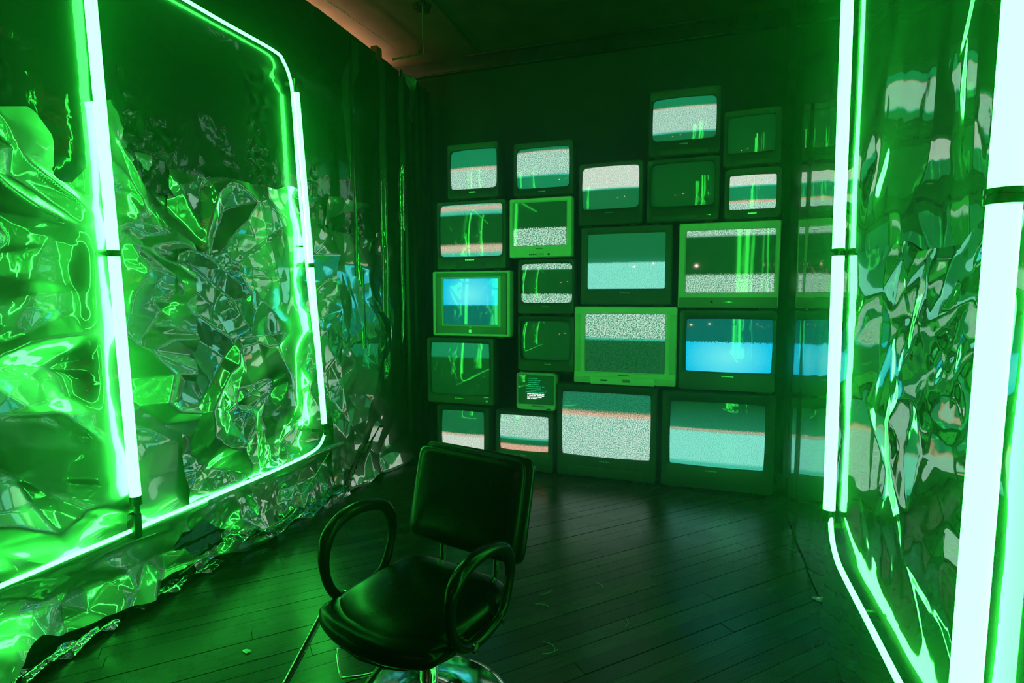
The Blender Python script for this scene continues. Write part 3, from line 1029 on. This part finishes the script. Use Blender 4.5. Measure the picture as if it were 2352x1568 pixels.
panel(t, 'power_light', 'badge', .16, .19, .05, .056, -.004, 0)
t, i = make_tv('black television standing highest of all, with a broad band of static', (1490, 1658), 2.36, 2.83, (1500, 221, 1646, 319),
               [(0, 'midg', 0), (.22, 'peach', .03), (.25, 'st', .03), (.80, 'teal', .02), (.83, 'dim', .02)], 74, 'black', .024, yaw=2, badge=.5, streak=True)
flap(t, 0, -.17, .17, .025, .06)
# antenna stub on the highest set
MB().cyl((.02, .2, i['ht']-.03), (.01, .2, i['ht']+.075), .002, n=8).obj('antenna', M['badge'], t)
# column E
t, i = make_tv('small grey television with two bright bars on its screen, next to the right wall', (1663, 1797), 1.905, 2.26, (1676, 400, 1784, 479),
               [(0, 'soft', 0), (.30, 'teal', .03), (.34, 'midg', .03), (.74, 'red', .04), (.80, 'st', .04)], 60, 'dark', .018, badge=.5, rad=.03)
buttons(t, 6, -.12, .014, .03, .004)
t, i = make_tv('small dark television with an unlit screen, topmost next to the right wall', (1661, 1797), 2.26, 2.645, (1672, 264, 1782, 348),
               [(0, 'off', 0)], 60, 'dark', .016, yaw=-3, badge=None, rad=.02)
flap(t, 0, -.1, .13, .025, .055)

# ------------------------------------------------------------------ salon chair
def rb(bm, **k): return bm


CA = -0.235
chair = empty('salon_chair', (-0.83, 1.50, 0), 'black vinyl salon chair with looped arms on a round chrome base', 'chair', None, CA)
# local frame: front is -y, +x the right side in the picture (with rotation CA)


def cushion(name, hw, y0, y1, z0, z1, front_round, crown, mat, parent, tilt=None, ex=.40):
    """soft slab: rounded outline, crowned top; returned as one closed mesh"""
    N_ = 56
    cx_, cy_ = 0, (y0+y1)/2
    hy = (y1-y0)/2
    out = []
    for k in range(N_):
        a = 2*PI*k/N_
        c, s_ = math.cos(a), math.sin(a)
        e = ex
        x = math.copysign(abs(c)**e, c)*hw
        y = math.copysign(abs(s_)**e, s_)*hy
        if y < 0:
            y -= front_round*(1-(x/hw)**2)*(-y/hy)
        out.append((x, cy_+y))
    Ls = []
    for t_, zz in ((.0, z0), (.75, z0), (.94, z0+.012), (1.0, z0+(z1-z0)*.35), (1.0, z0+(z1-z0)*.65), (.95, z1-.010), (.85, z1), (.6, z1+crown*.6), (.3, z1+crown*.9), (.02, z1+crown)):
        if t_ == 0: t_ = .02
        Ls.append([(x*t_, cy_+(y-cy_)*t_, zz) for x, y in out])
    b = MB().loops(Ls, True, True)
    if tilt is not None:
        bmesh.ops.transform(b.bm, matrix=tilt, verts=b.bm.verts)
    return b.obj(name, M[mat], parent, smooth=True)


cushion('seat', .232, -.17, .25, .37, .44, .075, .012, 'vinyl', chair)
cushion('seat_shell', .222, -.165, .24, .345, .375, .075, 0, 'armpad', chair)
# thick upholstered roll along the front edge
cushion('front_roll', .235, -.205, -.10, .365, .432, .055, .006, 'vinyl', chair)
# backrest: slab stood up and leaned back
T = Matrix.Translation((0, .225, .50)) @ Matrix.Rotation(math.radians(90-14), 4, 'X')
# in the slab frame: x across, y up the back, z towards the front after rotation is negative
back = cushion('backrest', .235, .0, .335, -.028, .026, .0, .004, 'vinyl', chair, T, .17)
T2 = Matrix.Translation((0, .262, .49)) @ Matrix.Rotation(math.radians(90-14), 4, 'X')
cushion('back_shell', .245, -.01, .35, -.02, .02, .0, .0, 'armpad', chair, T2, .17)
MB().tube(spline([(-.12, .18, .33), (-.12, .27, .36), (-.12, .29, .50), (-.12, .31, .62)], 6), .012, 10).obj('back_bracket', M['chrome'], chair, smooth=True)
MB().tube(spline([(.12, .18, .33), (.12, .27, .36), (.12, .29, .50), (.12, .31, .62)], 6), .012, 10).obj('back_bracket', M['chrome'], chair, smooth=True)
for s_ in (-1, 1):
    x = s_*.256
    lp = [(x, -.11, .42), (x, -.14, .49), (x, -.145, .57), (x, -.12, .635), (x, -.05, .672), (x, .05, .672), (x, .125, .64), (x, .16, .57), (x, .15, .49),
          (x, .11, .41), (x, .03, .38), (x, -.06, .385)]
    pts = [Vector((p.x, p.y, .37+(p.z-.37)*(.86 if s_ > 0 else .97))) for p in spline(lp, 6, closed=True)]
    rs = []
    for p in pts:
        rs.append(.0155+.006*min(1, max(0, (p.z-.50)/.1)))
    MB().tube(pts, rs, 12, closed=True).obj('armrest', M['armpad'], chair, smooth=True)
    MB().cyl((s_*.22, -.05, .385), (s_*.275, -.05, .385), .010, n=12).obj('arm_bolt', M['chrome'], chair, angle=40)
    MB().cyl((s_*.22, .10, .385), (s_*.275, .10, .385), .010, n=12).obj('arm_bolt', M['chrome'], chair, angle=40)
# lift column and round base
MB().cyl((0, 0.06, .04), (0, 0.06, .35), .030, n=28).obj('lift_column', M['chrome'], chair, angle=40)
MB().box(-.11, .11, -.05, .17, .325, .35, .004).obj('seat_plate', M['chrome'], chair)
MB().lathe([(0, 0), (.265, 0), (.275, .006), (.277, .014), (.270, .022), (.25, .028), (.16, .034), (.07, .042), (.055, .06), (.05, .075), (0, .075)], 64, (0, .06)).obj('round_base', M['chrome'], chair, angle=50)
# footrest: two arms and a bent bar
cc = lambda px, py, z: (lambda v: Matrix.Rotation(-CA, 3, 'Z') @ (v-Vector((-0.83, 1.50, 0))))(at(px, py, 2, z))
fr = [cc(860, 1480, .14), cc(785, 1487, .14), cc(775, 1500, .14), cc(782, 1550, .12), cc(800, 1556, .12), cc(860, 1545, .14), cc(905, 1522, .17), (0.0, -.03, .24)]
MB().tube(spline(fr, 5), .005, 8).obj('footrest_bar', M['chrome'], chair, smooth=True)
MB().cyl(cc(752, 1388, .33), cc(636, 1605, .06), .011, n=14).obj('footrest_arm', M['chrome'], chair, angle=40)
MB().cyl(cc(925, 1465, .33), cc(822, 1600, .08), .011, n=14).obj('footrest_arm', M['chrome'], chair, angle=40)
a, b_ = Vector(cc(636, 1605, .06)), Vector(cc(822, 1600, .08))
MB().cyl(a+(a-b_)*.08, b_+(b_-a)*.08, .013, n=14).obj('footrest_bar', M['chrome'], chair, angle=40)
MB().cyl((.11, .06, .28), (.16, .10, .25), .012, n=12).cyl((.16, .10, .25), cc(1075, 1478, .22), .010, .014, n=12).obj('pump_lever', M['armpad'], chair, angle=40)

# ------------------------------------------------------------------ small things
# thin loose wires by the left foil hem
def wire(label, pts, r=.0016, z=.006, name='loose_wire', mat='wire', cat='wire', group=None):
    o = MB().tube(spline(pts, 8), r, 6).obj(name, M[mat], smooth=True)
    return tag(o, label, cat, group)


w4 = lambda x, y: at(x, y, 0, -2.21)
f3 = lambda x, y, z=.008: at(x, y, 2, z)
wire('thin loose wire wandering from the neon bend down to the floor, longer of the two',
     [at(756, 1040, 0, -2.23), at(722, 1095, 0, -2.22), w4(690, 1145), w4(650, 1190), w4(610, 1215), w4(560, 1245), w4(520, 1268), w4(470, 1282), w4(412, 1318)], .0022)
wire('thin kinked wire lying beside the longer loose wire on the floor',
     [at(690, 1085, 0, -2.23), at(683, 1110, 0, -2.22), w4(668, 1125), w4(655, 1150), w4(610, 1176), w4(560, 1240), w4(500, 1266), w4(450, 1280), w4(440, 1300), w4(412, 1320)], .0018)
for n_, (x_, y_, q_) in enumerate([(1240, 1365, .5), (1385, 1352, 1.9), (1262, 1395, 2.6), (1245, 1500, .3), (1275, 1492, 2.2), (1435, 1440, 1.2)]):
    p_ = f3(x_, y_, 0.003)
    wire(['short pale thread alone on the floor right of the chair', 'speck of lint on the floor in front of the biggest screens', 'curved thread on the floor just right of the chair arm',
          'bent thread on the floor near the bottom, right of the chair base', 'short thread crossing another near the bottom right of the chair base', 'faint straight thread on the open floor right of the chair'][n_],
         [p_, p_+Vector((math.cos(q_)*.03, math.sin(q_)*.03, .002)), p_+Vector((math.cos(q_+.4)*.07, math.sin(q_+.4)*.07, 0))], .0011, name='loose_thread', cat='thread', mat='wire')
# cord hanging from the ceiling
hp = at(970, 20, 2, 3.50)
bp_ = at(972, 122, 1, hp.y)
wire('thin cord hanging straight down from a torn wrap on the ceiling', [(hp.x, hp.y, ZC), (hp.x, hp.y, (ZC+bp_.z)/2), (hp.x+.004, hp.y, bp_.z)], .0025, name='hanging_cord', cat='cord')
k = MB()
for a_ in range(5):
    an = a_*1.3
    k.box(hp.x-.02+.05*math.cos(an), hp.x+.02+.05*math.cos(an), hp.y-.01+.05*math.sin(an), hp.y+.01+.05*math.sin(an), ZC-.03-.01*(a_ % 2), ZC-.001, .003)
tag(k.obj('plastic_wrap', M['foil_dark']), 'crumpled bit of film stapled to the ceiling round the hanging cord', 'film scrap')
# cable stretched along the ceiling above the partition
for n_, (q0, q1, lb) in enumerate([((748, 0), (905, 108), 'taut thin cable under the ceiling along the top of the left partition'),
                                   ((735, -12), (802, 34), 'short thin cable crossing the lit strip at the top of the left partition')]):
    wire(lb, [at(q0[0], q0[1], 2, 3.47), at((q0[0]+q1[0])/2, (q0[1]+q1[1])/2, 2, 3.465), at(q1[0], q1[1], 2, 3.47)], .0022, name='ceiling_cable', cat='cable')
# pale batten from the partition's far end into the back wall
b0, b1 = at(900, 137, 1, 4.30), at(998, 118, 1, 4.62)
tag(MB().tube([b0, (b0+b1)/2+Vector((0, 0, .004)), b1], .009, 8).obj('batten', plain('batten_wood', (.35, .2, .1), .6), smooth=False),
    'thin pale wooden batten under the ceiling at the far left corner', 'batten')
# red tag of tape at the top of the partition
rt_ = at(872, 122, 0, -2.36)
tag(MB().box(rt_.x-.05, rt_.x+.004, rt_.y-.05, rt_.y+.03, rt_.z-.06, rt_.z+.04, .006).obj('tape_patch', M['red']),
    'small red patch of tape on the top edge of the left partition', 'tape')
# bright foil scrap on the far left corner
fs = at(940, 172, 0, -2.25)
V = [at(921, 168, 0, -2.27), at(957, 183, 0, -2.20), at(951, 230, 0, -2.22), at(940, 205, 0, -2.29), at(946, 262, 0, -2.26), at(948, 284, 0, -2.24), at(938, 262, 0, -2.27)]
tag(mesh('foil_scrap', V, [(0, 3, 2, 1), (3, 6, 4, 2), (6, 5, 4)], M['foil']), 'bright pointed foil scrap hanging at the top of the far left corner', 'foil scrap')
# foil tag and dark base by the foot of the leftmost tube
c = at(318, 1190, 0, -2.28)
tag(MB().box(c.x-.05, c.x+.0, c.y-.018, c.y+.018, c.z-.09, c.z+.02, .006).obj('ballast_box', M['cap'], angle=40), 'black ballast box under the foot of the leftmost tube', 'ballast box')
